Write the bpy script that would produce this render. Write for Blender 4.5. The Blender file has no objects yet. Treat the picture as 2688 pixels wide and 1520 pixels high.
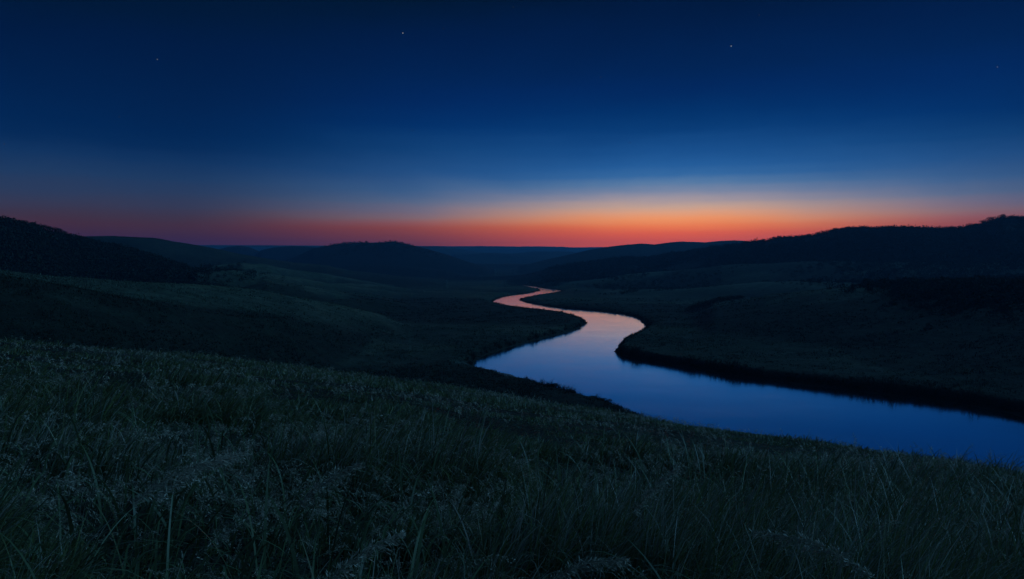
import bpy, math, random
import numpy as np
from mathutils import Vector

# ------------------------------------------------------------------ camera, sky, exposure
F = 2090.0                      # focal length in pixels of a 2688 px wide frame
CX, CY, EYE = 1344.0, 760.0, 700.0
PITCH = math.atan((CY - EYE) / F)
EYE_Z = 30.0                    # metres above the river
SC = bpy.context.scene
COL = SC.collection
cam_d = bpy.data.cameras.new('camera')
cam = bpy.data.objects.new('camera', cam_d)
COL.objects.link(cam)
cam_d.sensor_width = 36.0
cam_d.lens = 36.0 * F / 2688.0
cam_d.clip_start = 0.05
cam_d.clip_end = 60000.0
cam.location = (0, 0, EYE_Z)
cam.rotation_euler = (math.pi / 2 - PITCH, 0, 0)
SC.camera = cam
SC.view_settings.view_transform = 'Standard'
SC.view_settings.look = 'None'
SC.view_settings.exposure = 0.0
SC.view_settings.gamma = 1.0
SC.render.resolution_x, SC.render.resolution_y = 1024, 579
SC.cycles.max_bounces = 6
SC.cycles.diffuse_bounces = 2
SC.cycles.glossy_bounces = 3
SC.cycles.transmission_bounces = 2
SC.cycles.transparent_max_bounces = 6
SC.cycles.volume_bounces = 0

GLOW_AZ = math.atan2(1770 - CX, F)
HAZE = 0.0001                   # density of the evening air, per metre
HAZE_GLOW = (0.0040, 0.030, 0.105)   # brightness the air itself takes on


def lin(c):
    return tuple((x / 255 / 12.92) if x / 255 <= 0.04045 else ((x / 255 + 0.055) / 1.055) ** 2.4 for x in c)


class NT:
    """small helper to write node trees"""
    def __init__(self, tree):
        self.t = tree
        tree.nodes.clear()

    def n(self, kind, **kw):
        nd = self.t.nodes.new(kind)
        for k, v in kw.items():
            if k.startswith('_'):
                setattr(nd, k[1:], v)
        return nd

    def link(self, a, b):
        self.t.links.new(a, b)

    def val(self, nd, key, v):
        if v is None:
            return
        if hasattr(v, 'is_output'):
            self.link(v, nd.inputs[key])
        else:
            nd.inputs[key].default_value = v

    def math(self, op, a, b=None, c=None, clamp=False):
        nd = self.n('ShaderNodeMath', _operation=op, _use_clamp=clamp)
        self.val(nd, 0, a)
        self.val(nd, 1, b)
        self.val(nd, 2, c)
        return nd.outputs[0]

    def mix(self, f, a, b, blend='MIX'):
        nd = self.n('ShaderNodeMix', _data_type='RGBA', _blend_type=blend)
        self.val(nd, 0, f)
        for k, v in ((6, a), (7, b)):
            if not hasattr(v, 'is_output') and len(v) == 3:
                v = (*v, 1)
            self.val(nd, k, v)
        return nd.outputs[2]

    def ramp(self, fac, stops, interp='LINEAR'):
        nd = self.n('ShaderNodeValToRGB')
        cr = nd.color_ramp
        cr.interpolation = interp
        stops = sorted(stops)
        while len(cr.elements) < len(stops):
            cr.elements.new(0.5)
        for i, (p, c) in enumerate(stops):
            cr.elements[i].position = p
        for i, (p, c) in enumerate(stops):
            if not hasattr(c, '__len__'):
                c = (c, c, c)
            cr.elements[i].color = (*c, 1)
        self.link(fac, nd.inputs[0])
        return nd.outputs[0]

    def noise(self, vec, scale, detail=3, rough=0.55, dist=0.0):
        nd = self.n('ShaderNodeTexNoise')
        if vec is not None:
            self.link(vec, nd.inputs['Vector'])
        nd.inputs['Scale'].default_value = scale
        nd.inputs['Detail'].default_value = detail
        nd.inputs['Roughness'].default_value = rough
        nd.inputs['Distortion'].default_value = dist
        return nd.outputs['Fac']


# sky colours by height above the eye-level line (given as rows of the 1520-row frame)
SKY_GLOW = [(0, (0, 22, 54)), (60, (0, 25, 63)), (110, (0, 28, 70)), (200, (0, 34, 82)), (240, (0, 38, 92)), (300, (2, 48, 104)),
            (350, (10, 60, 118)), (400, (24, 77, 137)), (440, (36, 91, 151)), (462, (52, 103, 158)), (484, (86, 121, 162)),
            (508, (124, 134, 160)), (528, (160, 148, 156)), (546, (194, 160, 144)), (562, (218, 158, 126)), (580, (234, 146, 96)),
            (596, (230, 120, 76)), (612, (214, 92, 60)), (632, (190, 78, 54))]
SKY_MID = [(0, (0, 22, 48)), (60, (0, 25, 60)), (110, (0, 28, 71)), (200, (0, 34, 82)), (270, (0, 39, 94)), (340, (3, 48, 105)),
           (400, (17, 64, 118)), (450, (34, 78, 131)), (500, (60, 94, 138)), (530, (86, 103, 135)), (550, (108, 104, 127)),
           (570, (128, 101, 110)), (586, (138, 84, 90)), (602, (134, 68, 70)), (622, (112, 58, 62)), (640, (88, 52, 58))]
SKY_SIDE = [(0, (0, 22, 46)), (100, (0, 25, 57)), (170, (0, 27, 66)), (300, (0, 34, 78)), (370, (0, 38, 84)), (410, (6, 42, 88)),
            (450, (17, 51, 95)), (490, (30, 58, 97)), (525, (42, 59, 92)), (555, (51, 57, 85)), (580, (60, 51, 73)),
            (602, (64, 46, 64)), (640, (50, 38, 54))]
SKY_BACK = [(0, (4, 24, 54)), (300, (6, 32, 70)), (500, (12, 42, 84)), (640, (18, 44, 82))]
ZENITH = [(-1400, (5, 25, 52)), (-6000, (6, 26, 54))]


def sky_stops(tab, gain=1.0):
    out = []
    for y, c in tab + ZENITH:
        n = EYE - y
        # the sky stands behind the air, so it is that much stronger near the horizon
        tr = math.exp(-HAZE * min(9900.0, 300.0 / max(n / F, 1e-3)))
        out.append((n / (n + 700.0), tuple(max(0.3 * v, (v - h * (1 - tr)) / tr) for v, h in zip(lin(c), HAZE_GLOW))))
    return out


def build_world():
    w = bpy.data.worlds.new('World')
    SC.world = w
    w.use_nodes = True
    N = NT(w.node_tree)
    tc = N.n('ShaderNodeTexCoord')
    sep = N.n('ShaderNodeSeparateXYZ')
    N.link(tc.outputs['Generated'], sep.inputs[0])
    x, y, z = sep.outputs
    hyp = N.math('SQRT', N.math('ADD', N.math('MULTIPLY', x, x), N.math('MULTIPLY', y, y)))
    hyp = N.math('MAXIMUM', hyp, 1e-4)
    te = N.math('MAXIMUM', N.math('DIVIDE', z, hyp), 0.0)
    ns = N.math('MULTIPLY', te, F)
    # thin streaky bands of cloud low over the glow, and faint mottling
    mp = N.n('ShaderNodeMapping')
    mp.inputs['Scale'].default_value = (2.0, 2.0, 60.0)
    N.link(tc.outputs['Generated'], mp.inputs[0])
    streak = N.noise(mp.outputs[0], 1.6, 3, 0.5)
    wob = N.math('MULTIPLY', N.math('SUBTRACT', streak, 0.5), 15.0)
    mp2 = N.n('ShaderNodeMapping')
    mp2.inputs['Scale'].default_value = (3.0, 3.0, 9.0)
    N.link(tc.outputs['Generated'], mp2.inputs[0])
    veil = N.noise(mp2.outputs[0], 1.3, 5, 0.6, 0.5)
    wob = N.math('ADD', wob, N.math('MULTIPLY', N.math('MULTIPLY', N.math('SUBTRACT', veil, 0.5), ns), 0.18))
    ns = N.math('MAXIMUM', N.math('ADD', ns, wob), 0.0)
    s = N.math('DIVIDE', ns, N.math('ADD', ns, 700.0))
    cosd = N.math('DIVIDE', N.math('ADD', N.math('MULTIPLY', x, math.sin(GLOW_AZ)), N.math('MULTIPLY', y, math.cos(GLOW_AZ))), hyp)
    d = N.math('MULTIPLY', N.math('ARCCOSINE', N.math('MINIMUM', N.math('MAXIMUM', cosd, -1.0), 1.0)), 180 / math.pi)

    def ss(a, b):
        nd = N.n('ShaderNodeMapRange', _interpolation_type='SMOOTHSTEP')
        N.link(d, nd.inputs['Value'])
        nd.inputs['From Min'].default_value = a
        nd.inputs['From Max'].default_value = b
        return nd.outputs[0]
    g, m, l, b = (N.ramp(s, sky_stops(t)) for t in (SKY_GLOW, SKY_MID, SKY_SIDE, SKY_BACK))
    c = N.mix(ss(0, 21), g, m)
    c = N.mix(ss(14, 35), c, l)
    c = N.mix(ss(60, 120), c, b)
    # a twilight Nishita sky (sun just below the horizon, under the glow) adds its own faint share
    sk = N.n('ShaderNodeTexSky', _sky_type='NISHITA', _sun_disc=False)
    sk.sun_elevation = math.radians(-3.0)
    sk.sun_rotation = GLOW_AZ
    c = N.mix(1.0, c, N.mix(1.0, sk.outputs[0], (0.0012, 0.0012, 0.0012), 'MULTIPLY'), 'ADD')
    bg = N.n('ShaderNodeBackground')
    N.link(c, bg.inputs[0])
    bg.inputs[1].default_value = 1.0
    out = N.n('ShaderNodeOutputWorld')
    N.link(bg.outputs[0], out.inputs[0])


build_world()

# added soft blue fill lamp from the right to brighten the ground after sunset
fill_lamp_d = bpy.data.lights.new('sun', 'SUN')
fill_lamp_d.energy = 1.4
fill_lamp_d.angle = math.radians(42)
fill_lamp_d.color = (0.17, 0.55, 1.0)
sun = bpy.data.objects.new('sun', fill_lamp_d)
COL.objects.link(sun)
_el = math.radians(30)
_az = math.radians(84)
_d = Vector((math.sin(_az) * math.cos(_el), math.cos(_az) * math.cos(_el), math.sin(_el)))
sun.rotation_euler = _d.to_track_quat('Z', 'Y').to_euler()

# ------------------------------------------------------------------ helpers


def tag(o, label=None, cat=None, group=None, kind=None):
    if label:
        o['label'] = label
    if cat:
        o['category'] = cat
    if group:
        o['group'] = group
    if kind:
        o['kind'] = kind
    return o


def mesh_np(name, V, Q, mat, parent=None, smooth=True, col=None, link=True):
    """one mesh object from numpy vertices and quad or triangle index rows"""
    me = bpy.data.meshes.new(name)
    V = np.ascontiguousarray(V, np.float32)
    Q = np.ascontiguousarray(Q, np.int32)
    me.vertices.add(len(V))
    me.vertices.foreach_set('co', V.ravel())
    k = Q.shape[1]
    me.loops.add(Q.size)
    me.loops.foreach_set('vertex_index', Q.ravel())
    me.polygons.add(len(Q))
    me.polygons.foreach_set('loop_start', np.arange(0, Q.size, k, dtype=np.int32))
    me.update(calc_edges=True)
    if smooth:
        me.polygons.foreach_set('use_smooth', np.ones(len(Q), bool))
    if col is not None:
        a = me.color_attributes.new('tint', 'FLOAT_COLOR', 'POINT')
        buf = np.ones((len(V), 4), np.float32)
        buf[:, :3] = col
        a.data.foreach_set('color', buf.ravel())
    me.materials.append(mat)
    if not link:
        return me
    o = bpy.data.objects.new(name, me)
    COL.objects.link(o)
    o.parent = parent
    return o


RNG = np.random.default_rng(11)
_T = np.random.default_rng(5).random((512, 512)).astype(np.float64)


def vnoise(x, y):
    xi, yi = np.floor(x).astype(np.int64), np.floor(y).astype(np.int64)
    fx, fy = x - xi, y - yi
    fx, fy = fx * fx * (3 - 2 * fx), fy * fy * (3 - 2 * fy)
    a, b = _T[xi & 511, yi & 511], _T[(xi + 1) & 511, yi & 511]
    c, d = _T[xi & 511, (yi + 1) & 511], _T[(xi + 1) & 511, (yi + 1) & 511]
    return (a * (1 - fx) + b * fx) * (1 - fy) + (c * (1 - fx) + d * fx) * fy


def fbm(x, y, scale, oct=4, gain=0.5):
    v, a, t = 0, 1.0, 0
    ang = 0.0
    for i in range(oct):
        c, s = math.cos(ang), math.sin(ang)
        v = v + a * vnoise((x * c - y * s) / scale + 17.3 * i, (x * s + y * c) / scale + 9.1 * i)
        t += a
        a *= gain
        scale /= 2.03
        ang += 0.9
    return v / t          # 0..1


def px_dir(px, py):
    """azimuth and tangent of elevation of a pixel of the frame"""
    u, v = (np.asarray(px, float) - CX) / F, (CY - np.asarray(py, float)) / F
    fw = math.cos(PITCH) + math.sin(PITCH) * v
    up = v * math.cos(PITCH) - math.sin(PITCH)
    return np.arctan2(u, fw), up / np.hypot(u, fw)


def sstep(t):
    t = np.clip(t, 0, 1)
    return t * t * (3 - 2 * t)


# ------------------------------------------------------------------ river outline on the water plane
def on_water(pts):
    az, te = px_dir([p[0] for p in pts], [p[1] for p in pts])
    r = -EYE_Z / te
    return np.stack([r * np.sin(az), r * np.cos(az)], 1)


RIGHT_BANK = [(2688, 1094), (2592, 1072), (2452, 1050), (2312, 1033), (2138, 1012), (1963, 990), (1875, 975), (1788, 961), (1700, 946),
              (1645, 935), (1618, 930), (1616, 920), (1626, 905), (1634, 895), (1660, 884), (1682, 870), (1698, 858),
              (1688, 848), (1672, 835), (1640, 826), (1600, 820), (1553, 815), (1500, 811), (1448, 806), (1410, 800), (1384, 795),
              (1364, 789), (1368, 784), (1386, 779), (1420, 774), (1452, 769), (1475, 764.5),
              (1462, 761), (1440, 758), (1418, 756), (1400, 752.5), (1370, 748.5), (1353, 746)]
LEFT_BANK = [(1352, 747.5), (1380, 751), (1402, 755), (1414, 758.5), (1420, 761.5), (1413, 765), (1384, 771), (1342, 776), (1315, 782), (1298, 789),
             (1296, 793), (1310, 798), (1340, 805), (1392, 813), (1437, 818), (1483, 824), (1512, 831), (1530, 839), (1541, 846),
             (1536, 852), (1520, 861), (1500, 868), (1440, 883), (1368, 902), (1310, 919), (1262, 939), (1245, 954), (1246, 962),
             (1262, 967), (1303, 976), (1344, 985), (1373, 998), (1407, 1013), (1440, 1027), (1476, 1038), (1530, 1053), (1585, 1068),
             (1640, 1090), (1720, 1124), (1830, 1165), (2000, 1205), (2300, 1250), (2688, 1310)]


def densify(P, n=4):
    """Catmull-Rom through the points"""
    P = np.asarray(P, float)
    Q = np.vstack([2 * P[0] - P[1], P, 2 * P[-1] - P[-2]])
    out = []
    for i in range(1, len(Q) - 2):
        for k in range(n):
            t = k / n
            a, b, c, d = Q[i - 1], Q[i], Q[i + 1], Q[i + 2]
            out.append(0.5 * ((2 * b) + (c - a) * t + (2 * a - 5 * b + 4 * c - d) * t * t + (3 * b - a - 3 * c + d) * t ** 3))
    out.append(P[-1])
    return np.array(out)


RB = on_water(densify(RIGHT_BANK, 3))
LB = on_water(densify(LEFT_BANK, 3))
POLY = np.vstack([[(320, 10)], [(170, 105)], RB, LB, [(150, 52)], [(300, -60)]])


def river_dist(x, y):
    """signed distance to the river outline, negative in the water"""
    out = np.full(x.shape, 1e3)
    m = (np.hypot(x, y) > 60) & (np.hypot(x, y) < 1700) & (y > -80)
    X, Y = x[m], y[m]
    best = np.full(X.shape, 1e9)
    inside = np.zeros(X.shape, bool)
    A = POLY
    B = np.roll(POLY, -1, 0)
    for (ax, ay), (bx, by) in zip(A, B):
        dx, dy = bx - ax, by - ay
        L = dx * dx + dy * dy + 1e-12
        t = np.clip(((X - ax) * dx + (Y - ay) * dy) / L, 0, 1)
        q = (X - ax - t * dx) ** 2 + (Y - ay - t * dy) ** 2
        best = np.minimum(best, q)
        if ay != by:
            c = ((ay > Y) != (by > Y)) & (X < (bx - ax) * (Y - ay) / (by - ay) + ax)
            inside ^= c
    dd = np.sqrt(best)
    out[m] = np.where(inside, -dd, dd)
    return out


# ------------------------------------------------------------------ the hills: crest lines (column, row, distance) and front and back widths
W0 = -EYE_Z
HILLS = {
    'left_slope': dict(p=[(-400, 716, 230), (0, 711.5, 235), (140, 717, 240), (315, 724, 255), (454, 731, 270), (559, 739, 285), (664, 758, 300), (769, 780, 325),
                          (900, 804, 370), (1010, 827, 415), (1100, 850, 400)], f=165, b=130),
    'spur_near': dict(p=[(560, 772, 520), (700, 738, 540), (800, 751, 560), (917, 771, 600), (1033, 786, 630), (1115, 795, 650)], f=120, b=75),
    'spur_mid': dict(p=[(520, 712, 680), (608, 708, 700), (699, 718, 720), (786, 729, 740), (893, 750, 780), (987, 761, 810), (1080, 769, 840), (1150, 774, 850)], f=120, b=80),
    'spur_low': dict(p=[(840, 800, 470), (900, 786, 500), (1000, 788, 540), (1080, 797, 560), (1150, 806, 560)], f=70, b=60),
    'spur_between': dict(p=[(860, 745, 860), (920, 742, 880), (1010, 750, 910), (1100, 761, 930), (1160, 768, 930)], f=90, b=70),
    'spur_far': dict(p=[(540, 700, 950), (640, 690, 960), (700, 694, 980), (760, 706, 1000), (856, 719, 1020), (900, 728, 1040), (963, 738, 1060), (1033, 749, 1100), (1080, 758, 1120)], f=120, b=100),
    'left_wood': dict(p=[(-500, 560, 800), (-200, 570, 820), (0, 583, 850), (63, 594, 860), (112, 604, 880), (154, 615, 900), (185, 625, 910), (280, 650, 910), (350, 669, 890), (419, 687, 860),
                         (489, 706, 820), (594, 742, 740), (700, 790, 700)], f=430, b=300),
    'left_ridge': dict(p=[(-500, 640, 1500), (0, 640, 1500), (185, 622, 1500), (245, 620, 1500), (300, 619.5, 1500), (402, 624, 1500), (454, 633, 1500), (489, 637, 1500), (559, 650, 1490), (629, 666, 1480),
                          (699, 678, 1470), (769, 689, 1460), (856, 696, 1460), (917, 709, 1480), (1033, 723, 1500), (1127, 731, 1520), (1220, 741, 1500)], f=500, b=600),
    'mound_west': dict(p=[(500, 690, 3600), (573, 652, 3600), (600, 646, 3600), (629, 644, 3600), (655, 648, 3600), (690, 662, 3600), (730, 690, 3600)], f=900, b=500),
    'mound_mid': dict(p=[(640, 690, 3300), (685, 656, 3300), (716, 649, 3300), (769, 645, 3300), (821, 648, 3300), (870, 657, 3300), (930, 682, 3300), (980, 700, 3300)], f=800, b=500),
    'mound_east': dict(p=[(760, 680, 2500), (823, 653, 2500), (870, 643, 2500), (917, 639, 2500), (949, 636, 2500), (973, 637, 2500), (1010, 636, 2500), (1026, 634, 2500), (1043, 636, 2500),
                          (1075, 641.5, 2500), (1103, 648, 2500), (1150, 662, 2500), (1197, 676, 2500), (1260, 697, 2500)], f=600, b=500),
    'blue_ridge': dict(p=[(-2000, 640, 8000), (489, 638, 8000), (600, 638, 8000), (700, 640, 8000), (850, 640, 8000), (950, 643, 8000), (1060, 640, 8000), (1115, 638.5, 8000), (1173, 641, 8000), (1230, 640, 8000), (1262, 637, 8000),
                          (1300, 641, 8000), (1362, 644, 8000), (1402, 642.5, 8000), (1437, 644, 8000), (1495, 649.5, 8000), (1542, 650, 8000), (1600, 648, 8000), (1700, 645, 8000), (5000, 640, 8000)], f=2200, b=900),
    'blue_spur': dict(p=[(960, 660, 5400), (1075, 646, 5400), (1150, 645, 5400), (1200, 652, 5400), (1243, 660, 5400), (1337, 674, 5400), (1420, 690, 5400)], f=900, b=700),
    'blue_spur_low': dict(p=[(1200, 668, 4300), (1290, 664, 4300), (1380, 668, 4300), (1450, 672, 4300), (1540, 684, 4300)], f=700, b=500),
    'low_wood': dict(p=[(800, 712, 1950), (870, 699, 1950), (963, 692, 1950), (1080, 696, 1950), (1174, 707, 1950), (1225, 722, 1950)], f=260, b=200),
    'far_wood': dict(p=[(1120, 733, 1650), (1209, 728, 1650), (1300, 725, 1650), (1400, 720, 1650), (1480, 730, 1650)], f=150, b=120),
    'far_swell': dict(p=[(1100, 705, 2900), (1250, 690, 2900), (1400, 691, 2900), (1500, 686, 2900), (1650, 684, 2900)], f=400, b=300),
    'blue_step': dict(p=[(960, 690, 4800), (1060, 672, 4800), (1150, 668, 4800), (1280, 672, 4800), (1400, 660, 4800), (1500, 662, 4800)], f=500, b=400),
    'right_blue_ridge': dict(p=[(1390, 692, 2700), (1437, 680, 2700), (1507, 665, 2700), (1542, 657, 2700), (1600, 648, 2700), (1647, 642.5, 2700), (1682, 640, 2700), (1717, 642.5, 2700), (1745, 639, 2700), (1785, 634.5, 2700),
                                (1850, 636, 2700), (1890, 632, 2700), (1928, 630, 2700), (1965, 632, 2700), (1998, 636, 2700), (2080, 645, 2700), (4000, 640, 2700)], f=800, b=700),
    'right_wood': dict(p=[(1367, 722, 1700), (1430, 706, 1700), (1507, 695, 1700), (1600, 683, 1650), (1717, 675, 1600), (1788, 668, 1550), (1858, 658, 1500), (1938, 647, 1450), (1998, 637, 1430), (2050, 629, 1410), (2096, 624, 1400), (2124, 623, 1390),
                          (2155, 619, 1380), (2190, 611, 1370), (2225, 605, 1360), (2277, 604.5, 1350), (2365, 602, 1330), (2452, 605, 1310), (2539, 605, 1300), (2564, 599, 1290), (2602, 587, 1290), (2637, 578, 1280),
                          (2688, 577, 1270), (2800, 575, 1260), (3200, 570, 1250)], f=620, b=500),
    'right_terrace': dict(p=[(1440, 748, 1250), (1495, 740, 1250), (1577, 731, 1220), (1647, 719, 1190), (1740, 712, 1160), (1788, 708, 1130), (1850, 703, 1100), (1893, 698, 1080), (1998, 692, 1060), (2103, 685, 1040), (2190, 684, 1020),
                             (2400, 690, 980), (3200, 690, 900)], f=260, b=160),
    'right_step': dict(p=[(1440, 768, 900), (1507, 761.5, 900), (1624, 761, 880), (1740, 758, 860), (1788, 756, 840), (1893, 748, 800), (1998, 741, 770), (2085, 738, 750), (2300, 742, 720), (3200, 740, 650)], f=150, b=120),
    'right_shoulder': dict(p=[(1800, 818, 520), (1893, 799, 510), (1956, 787, 500), (2033, 774, 490), (2103, 766, 480), (2172, 759, 470), (2242, 754, 460), (2330, 750.5, 450), (2500, 748, 430), (2688, 748, 410), (3200, 745, 380)], f=230, b=130),
}
FORE = [(-1500, 880, 70), (-400, 884, 66), (0, 893, 62), (175, 906, 60), (350, 918, 58), (524, 929, 56), (699, 950, 54), (900, 969, 51), (1200, 1006, 47), (1344, 1026, 45), (1440, 1043, 43), (1536, 1056, 42),
        (1609, 1064, 41), (1681, 1075, 40), (1788, 1092, 38), (1998, 1122, 36), (2085, 1134, 35), (2172, 1143, 34), (2242, 1156, 33), (2382, 1180, 32), (2522, 1197, 31), (2688, 1224, 30), (3300, 1290, 28)]
CAM_H = 1.42


def crest(tab, az):
    P = np.array(tab, float)
    a, te = px_dir(P[:, 0], P[:, 1])
    o = np.argsort(a)
    a, te, r = a[o], te[o], P[o, 2]
    return np.interp(az, a, te), np.interp(az, a, r), a[0], a[-1]


def smax(a, b, k):
    h = np.clip(0.5 + 0.5 * (a - b) / k, 0, 1)
    return b * (1 - h) + a * h + k * h * (1 - h)


def base_z(r):
    return W0 + 2.4 + np.interp(r, [0, 1150, 1500, 2000, 2700, 3500, 5000, 8000, 12000], [0, 0, 1.5, 6, 24, 44, 84, 150, 200])


WOODED = {'low_wood', 'far_wood', 'left_wood', 'right_wood', 'mound_east', 'mound_mid', 'mound_west'}
HIDX = {k: i + 2 for i, k in enumerate(HILLS)}      # 0 = valley floor, 1 = foreground slope


def terrain(az, r, want_idx=False, relief=True):
    """height above the eye for azimuth and distance; continuous ground all round"""
    az = np.asarray(az, float)
    r = np.maximum(np.asarray(r, float), 0.05)
    zb = base_z(r)
    if relief:
        x0, y0 = r * np.sin(az), r * np.cos(az)
    fade = 1 - sstep((np.abs(az) - math.radians(50)) / math.radians(45))
    te_v = zb / r
    te = te_v.copy()
    best = te_v.copy() - 1e9
    idx = np.zeros(r.shape, int)
    bestval = te_v.copy()
    for k, h in HILLS.items():
        tc, rc, a0, a1 = crest(h['p'], az)
        if k == 'blue_ridge':
            fd = 1.0
        else:
            end = 1 - sstep((a0 - az) / 0.02) if h['p'][0][0] > -150 else 1.0
            end2 = 1 - sstep((az - a1) / 0.02) if h['p'][-1][0] < 2900 else 1.0
            fd = fade * end * end2
        wb = h['b'] * (1 if k in ('blue_ridge',) else 1)
        t = np.where(r < rc, (rc - r) / h['f'], (r - rc) / wb)
        g = 1 - sstep(t)
        tev = base_z(rc) / rc
        lift = np.maximum(tc - tev, -0.01) * fd
        fd = fd * sstep((tc - tev) * rc / 4.0 + 0.1)
        cand = te_v + np.maximum(0, (tc - te_v)) * g * fd
        cand = np.where(lift > 0, cand, te_v)
        kk = 0.0012
        te = smax(te, cand, kk) - kk * 0.25 * (np.abs(te - cand) < 1e-9)
        up = cand > bestval + 1e-4
        idx = np.where(up, HIDX[k], idx)
        bestval = np.maximum(bestval, cand)
    z = te * r
    if relief:
        amp = np.interp(r, [60, 200, 600, 1500, 8000], [0.2, 0.9, 2.2, 5.0, 26.0])
        sc = 55.0 * np.maximum(1, r / 500) ** 0.0
        hilly = sstep((z - zb) / np.maximum(4.0, 0.004 * r))
        n1 = fbm(x0, y0, 60, 4) - 0.5
        n2 = fbm(x0, y0, 420, 4) - 0.5
        z = z + hilly * (n1 * 0.9 * np.minimum(amp, 3.0) + n2 * amp * 1.0) + ((fbm(x0, y0, 14, 3) - 0.5) * 0.6 + (fbm(x0, y0, 2.8, 2) - 0.5) * 0.45) * sstep((r - 80) / 60)
    # foreground slope
    tc, rc, _, _ = crest(FORE, np.clip(az, -1.2, 1.2))
    tc = tc - np.interp(az, [-0.58, -0.1], [0.10, 0.42]) / rc          # the standing grass makes up the rest of the crest
    wrap = sstep((np.abs(az) - 1.2) / 1.5)
    tc = tc * (1 - wrap) + (-0.10) * wrap
    rc = rc * (1 - wrap) + 60 * wrap
    s = tc + 2 * CAM_H / rc
    q = -CAM_H / rc ** 2
    near = -CAM_H + s * r + q * r * r
    over = r - rc
    far = tc * rc + tc * over - 0.0022 * over ** 2
    zf = np.where(r < rc, near, far)
    if relief:
        zf = zf + ((fbm(x0, y0, 9, 3) - 0.5) * 0.9 + (fbm(x0, y0, 2.6, 2) - 0.5) * 0.22) * sstep((r - 1.5) / 9) * np.interp(r, [0, 30, 70], [0.55, 0.55, 0.3])
    h = np.clip(0.5 + 0.5 * (zf - z) / 1.2, 0, 1)
    idx = np.where(zf > z, 1, idx)
    z = z * (1 - h) + zf * h + 1.2 * h * (1 - h) * np.clip((r - 60) / 20, 0, 1)
    z = np.where(r < 60, zf, z)
    if want_idx:
        return z, idx
    return z


BAR = np.array([(1262, 975), (1420, 1006)])
BARW = on_water([(1265, 972), (1330, 982), (1400, 1000)])


def ground(x, y, want=False):
    """world height of the ground, river bed cut in"""
    az, r = np.arctan2(x, y), np.hypot(x, y)
    z, idx = terrain(az, r, True)
    z = z + EYE_Z
    d = river_dist(x, y)
    dn = d + (fbm(x, y, 5.0, 3) - 0.5) * np.interp(r, [100, 300, 1200], [1.8, 2.4, 2.0])
    hb = np.interp(r, [0, 300, 450, 700, 1400], [2.5, 2.3, 1.4, 0.8, 0.25]) + (fbm(x, y, 11, 2) - 0.5) * 0.6 * np.interp(r, [300, 700], [1, .4])
    bar = np.zeros(x.shape)
    for bx, by in BARW:
        bar = np.maximum(bar, 1 - sstep((np.hypot(x - bx, y - by) - 5) / 9))
    bank = hb * sstep(dn / 3.2) + 0.22 * np.maximum(dn - 3, 0)
    beach = 0.02 + 0.05 * np.maximum(dn, 0) + 0.5 * np.maximum(dn - 7, 0)
    lim = bank * (1 - bar) + beach * bar
    lim = np.where(dn < 0, np.maximum(-2.0, dn * 0.5) - 0.05, lim)
    z = np.minimum(z, lim + 0.03)
    z = np.where(d < 60, z, z)
    if want:
        return z, d, idx
    return z


# ------------------------------------------------------------------ materials
def new_mat(name):
    m = bpy.data.materials.new(name)
    m.use_nodes = True
    N = NT(m.node_tree)
    out = N.n('ShaderNodeOutputMaterial')
    return m, N, out


def mat_ground():
    m, N, out = new_mat('meadow ground')
    g = N.n('ShaderNodeNewGeometry').outputs['Position']
    at = N.n('ShaderNodeAttribute', _attribute_name='tint').outputs['Color']
    fine = N.noise(g, 1.3, 5, 0.65)
    mid = N.noise(g, 0.16, 4, 0.6, 0.6)
    big = N.noise(g, 0.022, 4, 0.6, 0.4)
    v = N.math('ADD', N.math('MULTIPLY', fine, 0.5), N.math('MULTIPLY', mid, 0.5))
    k = N.ramp(v, [(0.30, 0.35), (0.5, 0.85), (0.68, 1.7)])
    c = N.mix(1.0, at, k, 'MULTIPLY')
    k2 = N.ramp(big, [(0.35, (0.75, 0.85, 0.7)), (0.62, (1.2, 1.1, 1.05))])
    c = N.mix(1.0, c, k2, 'MULTIPLY')
    b = N.n('ShaderNodeBsdfPrincipled')
    N.link(c, b.inputs['Base Color'])
    b.inputs['Roughness'].default_value = 0.9
    b.inputs['Specular IOR Level'].default_value = 0.15
    bp = N.n('ShaderNodeBump')
    bp.inputs['Strength'].default_value = 1.0
    bp.inputs['Distance'].default_value = 1.6
    N.link(v, bp.inputs['Height'])
    N.link(bp.outputs[0], b.inputs['Normal'])
    N.link(b.outputs[0], out.inputs[0])
    return m


def mat_leaf(name, rough=0.45, spec=0.5, trans=0.25, gain=(1, 1, 1)):
    m, N, out = new_mat(name)
    at = N.n('ShaderNodeAttribute', _attribute_name='tint').outputs['Color']
    c = N.mix(1.0, at, gain, 'MULTIPLY')
    b = N.n('ShaderNodeBsdfPrincipled')
    N.link(c, b.inputs['Base Color'])
    b.inputs['Roughness'].default_value = rough
    b.inputs['Specular IOR Level'].default_value = spec
    if trans > 0:
        t = N.n('ShaderNodeBsdfTranslucent')
        N.link(c, t.inputs[0])
        mx = N.n('ShaderNodeMixShader')
        mx.inputs[0].default_value = trans
        N.link(b.outputs[0], mx.inputs[1])
        N.link(t.outputs[0], mx.inputs[2])
        N.link(mx.outputs[0], out.inputs[0])
    else:
        N.link(b.outputs[0], out.inputs[0])
    return m


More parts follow.
